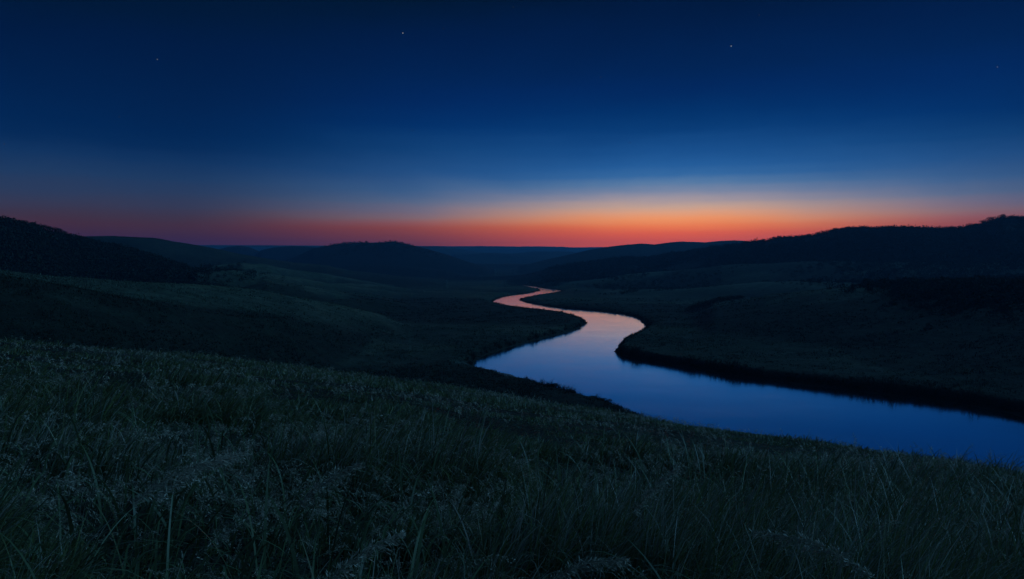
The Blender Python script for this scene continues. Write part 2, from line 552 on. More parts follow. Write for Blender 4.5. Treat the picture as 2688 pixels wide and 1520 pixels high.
def mat_water():
    m, N, out = new_mat('river water')
    g = N.n('ShaderNodeNewGeometry').outputs['Position']
    n1 = N.noise(g, 0.9, 3, 0.5)
    n2 = N.noise(g, 0.05, 3, 0.5, 1.0)
    amp = N.ramp(n2, [(0.4, 0.25), (0.65, 1.0)])
    h = N.math('MULTIPLY', n1, amp)
    bp = N.n('ShaderNodeBump')
    bp.inputs['Strength'].default_value = 0.25
    bp.inputs['Distance'].default_value = 0.05
    N.link(h, bp.inputs['Height'])
    b = N.n('ShaderNodeBsdfPrincipled')
    b.inputs['Base Color'].default_value = (0.72, 1.0, 1.0, 1)
    n3 = N.n('ShaderNodeMapping')
    n3.inputs['Scale'].default_value = (0.02, 0.05, 0.05)
    N.link(g, n3.inputs[0])
    patch = N.noise(n3.outputs[0], 1.0, 5, 0.6, 1.2)
    N.link(N.ramp(patch, [(0.36, 0.095), (0.64, 0.125)]), b.inputs['Roughness'])
    b.inputs['Metallic'].default_value = 1.0
    b.inputs['Specular IOR Level'].default_value = 0.5
    N.link(bp.outputs[0], b.inputs['Normal'])
    N.link(b.outputs[0], out.inputs[0])
    return m


def mat_plain(name, col, rough=0.9):
    m, N, out = new_mat(name)
    g = N.n('ShaderNodeNewGeometry').outputs['Position']
    v = N.ramp(N.noise(g, 3.0, 4, 0.6), [(0.3, tuple(0.6 * c for c in col)), (0.7, tuple(1.4 * c for c in col))])
    b = N.n('ShaderNodeBsdfPrincipled')
    N.link(v, b.inputs['Base Color'])
    b.inputs['Roughness'].default_value = rough
    N.link(b.outputs[0], out.inputs[0])
    return m


M_GROUND = mat_ground()
M_GRASS = mat_leaf('grass blades', 0.48, 0.4, 0.3, (0.85, 0.92, 1.25))
M_SEED = mat_leaf('seed heads', 0.55, 0.5, 0.3, (1.0, 1.05, 1.25))
M_LEAF = mat_leaf('tree leaves', 0.9, 0.05, 0.2)
M_BARK = mat_plain('bark', (0.06, 0.045, 0.03))
M_WATER = mat_water()

# ------------------------------------------------------------------ the ground: one sheet all round the camera, out past the far ridges
C_GRASS = np.array([0.033, 0.044, 0.033])
C_PALE = np.array([0.080, 0.088, 0.060])
C_SCRUB = np.array([0.014, 0.020, 0.015])
C_WOOD = np.array([0.011, 0.015, 0.011])
C_MUD = np.array([0.13, 0.13, 0.15])


def ground_tint(x, y, d, idx, z):
    r = np.hypot(x, y)
    az = np.arctan2(x, y)
    n = fbm(x, y, 38, 4)
    n2 = fbm(x + 400, y, 110, 4)
    t = sstep((n - 0.40) / 0.25)[..., None]
    c = C_GRASS * (1 - t * 0.45) + C_PALE * t * 0.45
    # painted light: crests paler as if lit, folds darker and brushier as if shaded
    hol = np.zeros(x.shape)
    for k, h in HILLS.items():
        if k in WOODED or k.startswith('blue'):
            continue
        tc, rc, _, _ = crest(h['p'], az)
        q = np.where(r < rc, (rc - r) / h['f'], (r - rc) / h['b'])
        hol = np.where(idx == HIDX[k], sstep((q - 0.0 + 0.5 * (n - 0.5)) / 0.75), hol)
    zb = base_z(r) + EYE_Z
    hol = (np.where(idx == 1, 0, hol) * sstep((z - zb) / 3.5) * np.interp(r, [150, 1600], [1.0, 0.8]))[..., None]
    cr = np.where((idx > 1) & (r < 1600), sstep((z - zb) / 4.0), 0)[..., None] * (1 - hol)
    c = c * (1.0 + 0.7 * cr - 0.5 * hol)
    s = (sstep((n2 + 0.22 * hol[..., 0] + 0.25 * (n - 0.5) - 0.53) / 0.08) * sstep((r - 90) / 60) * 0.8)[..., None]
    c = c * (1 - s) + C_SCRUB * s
    w = np.isin(idx, [HIDX[k] for k in WOODED])[..., None]
    c = np.where(w, C_WOOD * (1 - 0.25 * t) + 0.25 * t * C_SCRUB, c)
    c = np.where((idx == 1)[..., None], c * 0.5, c)
    near = (sstep((235 - r) / 25) * sstep((r - 110) / 25) * (idx != 1) * sstep((az + 0.42) / 0.2) * 0.75 * sstep((25 - z) / 15))[..., None]
    c = c * (1 - near) + C_SCRUB * near
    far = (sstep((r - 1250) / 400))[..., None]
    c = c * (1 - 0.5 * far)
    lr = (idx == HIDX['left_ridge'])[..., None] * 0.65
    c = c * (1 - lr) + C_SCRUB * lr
    b = (sstep((3.2 - d) / 1.5) * (r > 90))[..., None]
    c = c * (1 - b) + C_SCRUB * 0.8 * b
    for bx, by in BARW:
        k = ((1 - sstep((np.hypot(x - bx, y - by) - 5) / 7)) * (d < 7))[..., None]
        c = c * (1 - k) + C_MUD * k
    return c


def build_ground():
    ri = np.concatenate([np.geomspace(0.4, 90, 210)[:-1], 1 / np.linspace(1 / 90.0, 1 / 1500.0, 470), np.geomspace(1500, 9600, 170)[1:]])
    fr = np.radians(37.0)
    ai = np.concatenate([np.linspace(-math.pi, -math.radians(60), 40)[:-1], np.linspace(-math.radians(60), -fr, 60)[:-1], np.linspace(-fr, fr, 940),
                         np.linspace(fr, math.radians(60), 60)[1:], np.linspace(math.radians(60), math.pi, 40)[1:-1]])
    A, R = np.meshgrid(ai, ri)
    X, Y = R * np.sin(A), R * np.cos(A)
    Z, D, I = ground(X, Y, True)
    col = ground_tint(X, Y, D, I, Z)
    nr, na = R.shape
    V = np.stack([X, Y, Z], -1).reshape(-1, 3)
    i = np.arange(nr - 1)[:, None] * na
    j = np.arange(na)[None, :]
    j2 = (j + 1) % na
    Q = np.stack([i + j, i + na + j, i + na + j2, i + j2], -1).reshape(-1, 4)
    # close the small hole under the camera with a centre point
    V = np.vstack([V, [[0, 0, V[:na, 2].mean()]]])
    col = np.vstack([col.reshape(-1, 3), [C_GRASS]])
    Q = Q[:, ::-1]
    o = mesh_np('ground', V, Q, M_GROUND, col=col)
    tag(o, kind='structure')


build_ground()
wv = np.array([[-120, -60, 0], [420, -60, 0], [420, 1500, 0], [-120, 1500, 0]], float)
tag(mesh_np('river_water', wv, np.array([[0, 1, 2, 3]]), M_WATER), kind='structure')


# ------------------------------------------------------------------ grass
def ribbons(base, L, wid, lean, th0, bend, nseg, twist=None, col=None, taper=0.8, tipcol=1.5):
    """curved tapering blades; returns vertices, quads, colours"""
    n = len(base)
    t = np.linspace(0, 1, nseg + 1)
    th = th0[:, None] + bend[:, None] * t[None, :] ** 1.6
    ds = L[:, None] / nseg
    thm = (th[:, 1:] + th[:, :-1]) / 2
    hx = np.concatenate([np.zeros((n, 1)), np.cumsum(np.sin(thm) * ds, 1)], 1)
    hz = np.concatenate([np.zeros((n, 1)), np.cumsum(np.cos(thm) * ds, 1)], 1)
    dx, dy = np.sin(lean)[:, None], np.cos(lean)[:, None]
    P = np.stack([base[:, 0:1] + hx * dx, base[:, 1:2] + hx * dy, base[:, 2:3] + hz], -1)
    tw = lean if twist is None else lean + twist
    sx, sy = np.cos(tw)[:, None], -np.sin(tw)[:, None]
    w = wid[:, None] * 0.5 * np.clip(1 - t[None, :] ** 2.2 * 0.97, 0.03, 1) * (0.65 + 0.35 * np.sin(np.minimum(t * 2.2, 1.57)))[None, :]
    S = np.stack([sx * w, sy * w, np.zeros_like(w)], -1)
    V = np.stack([P - S, P + S], 2)            # n, seg+1, 2, 3
    k = np.arange(nseg)
    q = np.stack([2 * k, 2 * k + 1, 2 * k + 3, 2 * k + 2], -1)
    Q = (q[None] + (np.arange(n) * 2 * (nseg + 1))[:, None, None]).reshape(-1, 4)
    C = None
    if col is not None:
        f = 0.85 * (1 + (tipcol - 1) * t ** 3)      # paler towards the tips
        C = (col[:, None, None, :] * f[None, :, None, None]) * np.ones((1, 1, 2, 1))
        C = C.reshape(-1, 3)
    return V.reshape(-1, 3), Q, C, P


class Bag:
    def __init__(self):
        self.V, self.Q, self.C, self.n = [], [], [], 0

    def add(self, V, Q, C):
        self.V.append(V)
        self.Q.append(Q + self.n)
        self.C.append(C)
        self.n += len(V)

    def build(self, name, mat, **kw):
        return mesh_np(name, np.vstack(self.V), np.vstack(self.Q), mat, col=np.vstack(self.C), **kw)


def polar_scatter(n, r0, r1, power, rng, half=41.0):
    """n positions in the fan in front of the camera, ring density falling as r**-power"""
    u = rng.random(n)
    e = 2 - power
    r = (r0 ** e + u * (r1 ** e - r0 ** e)) ** (1 / e) if abs(e) > 1e-6 else r0 * (r1 / r0) ** u
    a = np.radians(rng.uniform(-half, half, n))
    return r * np.sin(a), r * np.cos(a), r


G_GREEN = np.array([0.13, 0.15, 0.035])
G_OLIVE = np.array([0.20, 0.18, 0.06])
G_STRAW = np.array([0.46, 0.38, 0.24])
G_BLUE = np.array([0.13, 0.17, 0.08])


def grass_colour(n, rng, x, y):
    p = fbm(x, y, 3.5, 3)
    a = rng.random(n)
    straw = a < 0.10 + 0.25 * sstep((p - 0.5) / 0.2)
    c = np.where((rng.random(n) < 0.5)[:, None], G_GREEN, G_OLIVE)
    c = np.where((rng.random(n) < 0.2)[:, None], G_BLUE, c)
    c = np.where(straw[:, None], G_STRAW * 0.7 + 0.3 * c, c)
    return c * rng.uniform(0.65, 1.35, (n, 1))


def clump_height(x, y):
    """tussocks and longer swells: tall mounds with trampled hollows between"""
    a = fbm(x * 0.8 + y * 0.3, y * 1.25, 1.5, 3)
    b = fbm(x * 0.55 - y * 0.1, y * 1.35, 6.5, 3)
    return np.clip(0.16 + 1.55 * sstep((a - 0.30) / 0.40) * (0.25 + 0.95 * sstep((b - 0.34) / 0.26)), 0.14, 1.8)


def lean_field(x, y):
    return 1.15 + (fbm(x, y, 6, 2) - 0.5) * 3.2


def foreground_grass():
    rng = np.random.default_rng(3)
    bag = Bag()
    for n, r0, r1, pw, seg, wmul in ((42000, 0.9, 5.0, 1.2, 7, 1.0), (190000, 4.0, 16.0, 1.75, 5, 1.0), (300000, 13.0, 80.0, 1.7, 3, 1.0)):
        x, y, r = polar_scatter(n, r0, r1, pw, rng, 44.0)
        if r1 > 60:                      # the slope ends where it turns down to the valley
            lim = np.interp(np.arctan2(x, y), [-0.6, 0.6], [80, 55])
            k = r < lim
            x, y, r = x[k], y[k], r[k]
            n = len(x)
        # gather blades into tufts
        tx = np.floor(x / 0.28) * 0.28 + 0.14
        ty = np.floor(y / 0.28) * 0.28 + 0.14
        q = np.where(rng.random(n) < 0.55, 0.55, 0.0)
        jit = _T[(tx * 97).astype(int) & 511, (ty * 131).astype(int) & 511]
        x = x + (tx + (jit - .5) * .2 - x) * q
        y = y + (ty + (jit - .5) * .2 - y) * q
        z = ground(x, y)
        h = clump_height(x, y)
        keep = rng.random(n) < 0.35 + 0.9 * h
        x, y, z, r, h, jit = x[keep], y[keep], z[keep], r[keep], h[keep], jit[keep]
        n = len(x)
        L = 0.40 * h * rng.uniform(0.55, 1.45, n) * (0.8 + 0.4 * jit)
        tall = rng.random(n) < 0.012
        L = np.where(tall, L * 1.35, L) * np.interp(r, [3, 12, 30], [1.0, 0.75, 0.55])
        L = np.minimum(L, 0.32 + 0.12 * r)
        w = (0.0042 + 0.0009 * r) * rng.uniform(0.6, 1.5, n)
        w = np.minimum(w, 0.045)
        lean = lean_field(x, y) + rng.normal(0, 0.9, n)
        th0 = np.abs(rng.normal(0.12, 0.18, n))
        bend = rng.gamma(2.0, 0.75, n) + np.interp(r, [3, 15], [0, 1.0])
        V, Q, C, _ = ribbons(np.stack([x, y, z - 0.03], 1), L, w, lean, th0, bend, seg, rng.normal(0, 0.7, n), grass_colour(n, rng, x, y))
        bag.add(V, Q, C)
    # broad arching leaves close to the camera
    n = 3400
    x, y, r = polar_scatter(n, 1.15, 9.5, 1.2, rng, 42.0)
    z = ground(x, y)
    V, Q, C, _ = ribbons(np.stack([x, y, z], 1), rng.uniform(0.40, 0.85, n), rng.uniform(0.010, 0.021, n), lean_field(x, y) + rng.normal(0, 1.3, n),
                         np.abs(rng.normal(0.18, 0.15, n)), rng.uniform(0.8, 3.0, n), 10, rng.normal(0, 0.5, n), (G_GREEN * 0.6 + G_BLUE * 0.4) * rng.uniform(0.6, 1.2, (n, 1)))
    bag.add(V, Q, C)
    tag(bag.build('grass', M_GRASS), 'tall tangled grass covering the near hillside', 'grass', kind='stuff')


def spikelets(bag, P, D, size, rng, col):
    """small pointed husks: two crossed thin quads each"""
    n = len(P)
    D = D / np.linalg.norm(D, axis=1, keepdims=True)
    a = rng.normal(size=(n, 3))
    s = np.cross(D, a)
    s /= np.linalg.norm(s, axis=1, keepdims=True) + 1e-9
    L = size[:, None] * 1.5
    V = np.stack([P, P + D * L * .5 + s * L * .10, P + D * L, P + D * L * .5 - s * L * .10], 1)
    Q = np.arange(4 * n).reshape(-1, 4)
    bag.add(V.reshape(-1, 3), Q, np.repeat(col, 4, 0))


def plume_mesh(rng, n, x, y, z, L, w, lean, th0, bend, bag, head=0.28, nb=16, sz=0.010, col=G_STRAW, branch=0.05):
    """stems with a feathery seed head on the last part of each"""
    c = np.tile(col, (n, 1)) * rng.uniform(0.7, 1.2, (n, 1))
    V, Q, C, P = ribbons(np.stack([x, y, z], 1), L, w, lean, th0, bend, 9, np.zeros(n), c * 0.6, tipcol=1.2)
    bag.add(V, Q, C)
    for k in range(nb):
        t = 1 - head + head * (k + 0.5) / nb
        f = t * 9
        i = np.minimum(int(f), 8)
        p = P[:, i] * (1 - (f - i)) + P[:, i + 1] * (f - i)
        dr = P[:, i + 1] - P[:, i]
        dr /= np.linalg.norm(dr, axis=1, keepdims=True) + 1e-9
        for side in range(2):
            o = rng.normal(size=(n, 3))
            o[:, 2] -= 0.3
            d = dr * 0.9 + o * 0.55
            d /= np.linalg.norm(d, axis=1, keepdims=True)
            bl = branch * (0.35 + 0.65 * math.sin(math.pi * (k + 0.8) / (nb + 0.8))) * rng.uniform(0.5, 1.2, n)
            bv = np.stack([p - dr * 0.0008, p + d * bl[:, None] * 0.5 + np.array([0, 0, 0.0008]), p + d * bl[:, None] - np.array([0, 0, 1]) * (bl * 0.3)[:, None], p + d * bl[:, None] * 0.5 - np.array([0, 0, 0.0012])], 1).reshape(-1, 3)
            bag.add(bv, np.arange(4 * n).reshape(-1, 4), np.repeat(c * 0.8, 4, 0))
            for m in range(3):
                q = p + d * (bl * (m + 0.6) / 3)[:, None] + rng.normal(size=(n, 3)) * 0.002 - np.array([0, 0, 1]) * (bl * 0.15 * m)[:, None]
                spikelets(bag, q, d + rng.normal(size=(n, 3)) * 0.35, sz * rng.uniform(0.7, 1.3, n), rng, c * rng.uniform(0.8, 1.25, (n, 1)))


def seed_heads():
    rng = np.random.default_rng(8)
    bag = Bag()
    for n, r0, r1, pw, nb, s, wst in ((800, 1.6, 6.5, 1.3, 12, 0.008, 0.0024), (3600, 5, 16, 1.5, 7, 0.015, 0.005), (3600, 14, 55, 1.5, 3, 0.034, 0.012)):
        x, y, r = polar_scatter(n, r0, r1, pw, rng, 41.0)
        k = fbm(x, y, 3.2, 3) > 0.42
        x, y, r = x[k], y[k], r[k]
        m = len(x)
        z = ground(x, y)
        L = np.interp(r, [4, 30], [1, .7]) * 0.46 * np.clip(clump_height(x, y), 0.8, 1.5) * rng.uniform(0.9, 1.45, m)
        plume_mesh(rng, m, x, y, z, L, np.full(m, wst), lean_field(x, y) + rng.normal(0, .6, m), np.abs(rng.normal(.22, .2, m)), rng.uniform(1.2, 3.0, m), bag,
                   nb=nb, sz=s, branch=0.045 if r1 < 10 else 0.07)
    tag(bag.build('seed_grass', M_SEED, smooth=False), 'pale feathery seed heads rising through the near grass', 'grass', kind='stuff')


foreground_grass()
seed_heads()


# ------------------------------------------------------------------ tufts over the valley meadows, and the growth along the banks
def tufts(name, x, y, z, L, w, col, rng, mat=None, per=5, spread=0.6):
    n = len(x)
    X = np.repeat(x, per) + rng.normal(0, 1, n * per) * np.repeat(w, per) * spread
    Y = np.repeat(y, per) + rng.normal(0, 1, n * per) * np.repeat(w, per) * spread
    Z = np.repeat(z, per) - 0.08
    Ln = np.repeat(L, per) * rng.uniform(0.5, 1.3, n * per)
    W = np.repeat(w, per) * rng.uniform(0.5, 1.1, n * per)
    ln = rng.uniform(0, 2 * math.pi, n * per)
    V, Q, C, _ = ribbons(np.stack([X, Y, Z], 1), Ln, W, ln, np.abs(rng.normal(.2, .2, n * per)), rng.uniform(.2, 1.2, n * per), 2, rng.uniform(0, 3, n * per),
                         np.repeat(col, per, 0) * rng.uniform(.7, 1.3, (n * per, 1)), tipcol=1.0)
    return V, Q, C


def valley_grass():
    rng = np.random.default_rng(21)
    n = 190000
    inv = rng.uniform(1 / 700.0, 1 / 70.0, n)
    r = 1 / inv
    a = np.radians(rng.uniform(-37, 37, n))
    x, y = r * np.sin(a), r * np.cos(a)
    z, d, idx = ground(x, y, True)
    den = fbm(x, y, 12, 3)
    k = (d > 2.0) & (idx != 1) & (rng.random(n) < sstep((den - 0.36) / 0.25) + 0.15)
    x, y, z, r, d, idx = x[k], y[k], z[k], r[k], d[k], idx[k]
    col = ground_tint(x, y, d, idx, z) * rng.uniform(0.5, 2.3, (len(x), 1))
    L = rng.uniform(0.25, 0.6, len(x)) * np.interp(r, [100, 600], [0.9, 1.8])
    w = 0.0012 * r * rng.uniform(0.6, 1.2, len(x))
    V, Q, C = tufts('', x, y, z, L, w, col, rng, per=4, spread=1.5)
    o = mesh_np('meadow_grass', V, Q, M_LEAF, col=C)
    tag(o, 'dark rough grass over the valley floor and the middle slopes', 'grass', kind='stuff')


def bank_growth():
    rng = np.random.default_rng(5)
    bag = Bag()
    for line, far in ((RB, True), (LB, False)):
        P = line
        seg = np.hypot(*np.diff(P, axis=0).T)
        cum = np.concatenate([[0], np.cumsum(seg)])
        n = 16000
        mid = (P[1:] + P[:-1]) / 2
        wgt = seg / np.hypot(mid[:, 0], mid[:, 1]) ** 1.2
        i = rng.choice(len(seg), n, p=wgt / wgt.sum())
        t = rng.random(n)
        p = P[i] * (1 - t)[:, None] + P[i + 1] * t[:, None]
        off = rng.gamma(1.6, 1.0, n)
        th = rng.uniform(0, 2 * math.pi, n)
        x, y = p[:, 0] + np.cos(th) * off, p[:, 1] + np.sin(th) * off
        z, d, idx = ground(x, y, True)
        r = np.hypot(x, y)
        bar = np.min([np.hypot(x - bx, y - by) for bx, by in BARW], 0)
        k = (z > 0.25) & (d > 0.2) & (bar > 7) & (r < 1100)
        x, y, z, r = x[k], y[k], z[k], r[k]
        m = len(x)
        cl = fbm(x, y, 4.5, 3)
        L = np.interp(cl, [0.3, 0.5, 0.65, 0.8], [0.25, 0.5, 1.3, 2.1]) * rng.uniform(0.7, 1.2, m) * np.interp(r, [250, 700], [1, .5])
        w = np.maximum(0.10, 0.0007 * r) * rng.uniform(.6, 1.2, m)
        V, Q, C = tufts('', x, y, z, L, w, np.tile(C_SCRUB * 1.1, (m, 1)), rng, per=6, spread=1.4)
        bag.add(V, Q, C)
    tag(bag.build('bank_vegetation', M_LEAF), 'dark ragged reeds and brush fringing both river banks', 'reeds', kind='stuff')


valley_grass()
bank_growth()


# ------------------------------------------------------------------ woods
def leaf_cloud(cx, cy, cz, R, H, per, leaf, rng, col):
    """leafy crowns as many small faces on lumpy ellipsoids (one row per crown)"""
    n = len(cx)
    d = rng.normal(size=(n, per, 3))
    d /= np.linalg.norm(d, axis=2, keepdims=True)
    ph = rng.uniform(0, 6.28, (n, 1))
    lump = 1 + 0.25 * np.sin(3.1 * np.arctan2(d[..., 1], d[..., 0]) + ph) + 0.2 * np.sin(5 * d[..., 2] + 2 * ph)
    rad = lump * rng.uniform(0.55, 1.0, (n, per)) ** 0.5
    P = np.stack([cx[:, None] + d[..., 0] * rad * R[:, None], cy[:, None] + d[..., 1] * rad * R[:, None], cz[:, None] + d[..., 2] * rad * H[:, None]], -1).reshape(-1, 3)
    m = len(P)
    a = rng.normal(size=(m, 3))
    a /= np.linalg.norm(a, axis=1, keepdims=True)
    b = np.cross(a, rng.normal(size=(m, 3)))
    b /= np.linalg.norm(b, axis=1, keepdims=True)
    s = np.repeat(leaf, per)[:, None] * rng.uniform(0.6, 1.3, (m, 1))
    V = np.stack([P - a * s, P + b * s * .6, P + a * s, P - b * s * .6], 1).reshape(-1, 3)
    C = np.repeat(np.repeat(col, per, 0) * rng.uniform(.75, 1.25, (m, 1)), 4, 0)
    return V, np.arange(4 * m).reshape(-1, 4), C


def wood_on(names, n, rr, azpx, dens, label, objname='woods', size=(2.6, 4.6), seed=1, per=34, feather=(0, 0, 0, 0)):
    """trees and scrub scattered over named hills; feather thins them out towards left, right, near and far edges"""
    rng = np.random.default_rng(seed)
    a0, a1 = px_dir(azpx[0], 650)[0], px_dir(azpx[1], 650)[0]
    a = rng.uniform(a0, a1, n)
    r = rng.uniform(*rr, n)
    x, y = r * np.sin(a), r * np.cos(a)
    z, d, idx = ground(x, y, True)
    fl, fr_, fn, ff = feather
    p = sstep((fbm(x, y, 90, 3) + 0.35 * (fbm(x, y, 22, 2) - 0.5) - dens) / 0.16)
    u = (a - a0) / (a1 - a0)
    v = (r - rr[0]) / (rr[1] - rr[0])
    wob = (fbm(x, y, 60, 3) - 0.5) * 0.5
    for f, q in ((fl, u), (fr_, 1 - u), (fn, v), (ff, 1 - v)):
        if f:
            p = p * sstep((q + wob * f) / f)
    k = np.isin(idx, [HIDX[q] for q in names]) & (rng.random(n) < p) & (d > 12)
    x, y, z, r, p = x[k], y[k], z[k], r[k], p[k]
    m = len(x)
    R = rng.uniform(*size, m) * (0.6 + 0.9 * fbm(x, y, 30, 2)) * (0.55 + 0.45 * p)
    H = R * rng.uniform(0.6, 1.05, m)
    V, Q, C = leaf_cloud(x, y, z + H * 0.7, R, H, per, R * 0.26, rng, np.tile(C_WOOD * 1.9, (m, 1)) * rng.uniform(.8, 1.3, (m, 1)))
    tag(mesh_np(objname, V, Q, M_LEAF, col=C, smooth=False), label, 'woods', kind='stuff')


wood_on(['left_wood', 'spur_mid', 'spur_far', 'left_ridge'], 12000, (480, 1000), (-60, 760), 0.22, 'dark scrubby wood covering the hill at the left edge', seed=2, size=(1.9, 3.5), feather=(0, .6, .1, .1))
wood_on(['right_wood'], 24000, (950, 1750), (1380, 2760), 0.22, 'dark wood covering the long right ridge below its skyline', seed=3, size=(2.3, 4.3), per=22, feather=(.1, 0, 0, 0))
wood_on(['mound_east'], 2600, (2150, 2700), (830, 1190), 0.32, 'wood on the dark rounded hill in the middle distance', seed=4, size=(2.4, 4.0), per=22, feather=(.2, .3, .3, .1))
wood_on(['right_terrace', 'right_step'], 5200, (560, 1260), (1480, 2760), 0.46, 'broken scrub on the terraces below the right ridge', seed=6, size=(1.4, 2.6), feather=(.1, 0, .2, 0))
wood_on(['right_step', 'right_shoulder', 'right_terrace'], 3400, (380, 720), (2130, 2800), 0.10, 'black thicket on the shoulder below the right ridge', seed=7, size=(1.4, 3.0), per=60, feather=(.5, 0, .25, 0))
wood_on(['right_shoulder'], 3600, (290, 470), (2240, 2800), 0.34, 'black thicket spilling down the right shoulder onto the meadow', seed=12, size=(1.0, 2.2), per=50, feather=(.6, 0, .6, 0))
wood_on(['right_terrace', 'right_step', 'right_wood'], 5500, (640, 1260), (1960, 2800), 0.14, 'dark wood filling the slope above the black thicket', seed=13, size=(1.8, 3.2), per=34, feather=(.5, 0, 0.1, 0))


# ------------------------------------------------------------------ single trees along the skylines
def make_tree(seed):
    """a low spreading tree 1 unit high: tapered trunk with limbs, ragged leafy crown"""
    rng = np.random.default_rng(seed)
    VV, QQ, n = [], [], 0

    def limb(p0, p1, r0, r1, seg=4, sides=6):
        nonlocal n
        p0, p1 = np.array(p0, float), np.array(p1, float)
        d = p1 - p0
        d /= np.linalg.norm(d)
        a = np.cross(d, [0.3, 0.9, 0.1])
        a /= np.linalg.norm(a)
        b = np.cross(d, a)
        bow = rng.normal(size=3) * 0.03
        ang = np.linspace(0, 2 * math.pi, sides, endpoint=False)
        for i in range(seg + 1):
            t = i / seg
            c = p0 * (1 - t) + p1 * t + bow * math.sin(math.pi * t)
            rr = r0 * (1 - t) + r1 * t
            VV.append(c + rr * (np.cos(ang)[:, None] * a + np.sin(ang)[:, None] * b))
        for i in range(seg):
            for k in range(sides):
                k2 = (k + 1) % sides
                QQ.append([n + i * sides + k, n + i * sides + k2, n + (i + 1) * sides + k2, n + (i + 1) * sides + k])
        n += (seg + 1) * sides
    limb((0, 0, -0.08), (0.03, 0.02, 0.38), 0.05, 0.032)
    tips = []
    for k in range(6):
        a = k * 1.05 + rng.uniform(-.3, .3)
        q = (0.03 + 0.38 * math.cos(a) * rng.uniform(.7, 1.2), 0.02 + 0.38 * math.sin(a) * rng.uniform(.7, 1.2), rng.uniform(0.50, 0.80))
        limb((0.03, 0.02, rng.uniform(0.28, 0.38)), q, 0.022, 0.006, 4, 5)
        tips.append(q)
    tips += [(0.0, 0.0, 0.84), (0.15, -0.1, 0.74), (-0.15, 0.1, 0.78)]
    trunk = (np.vstack(VV), np.array(QQ))
    T = np.array(tips)
    V, Q, C = leaf_cloud(T[:, 0], T[:, 1], T[:, 2], rng.uniform(.19, .29, len(T)), rng.uniform(.15, .22, len(T)), 120, np.full(len(T), 0.035), rng, np.tile(C_WOOD * 1.7, (len(T), 1)))
    return trunk, (V, Q, C)


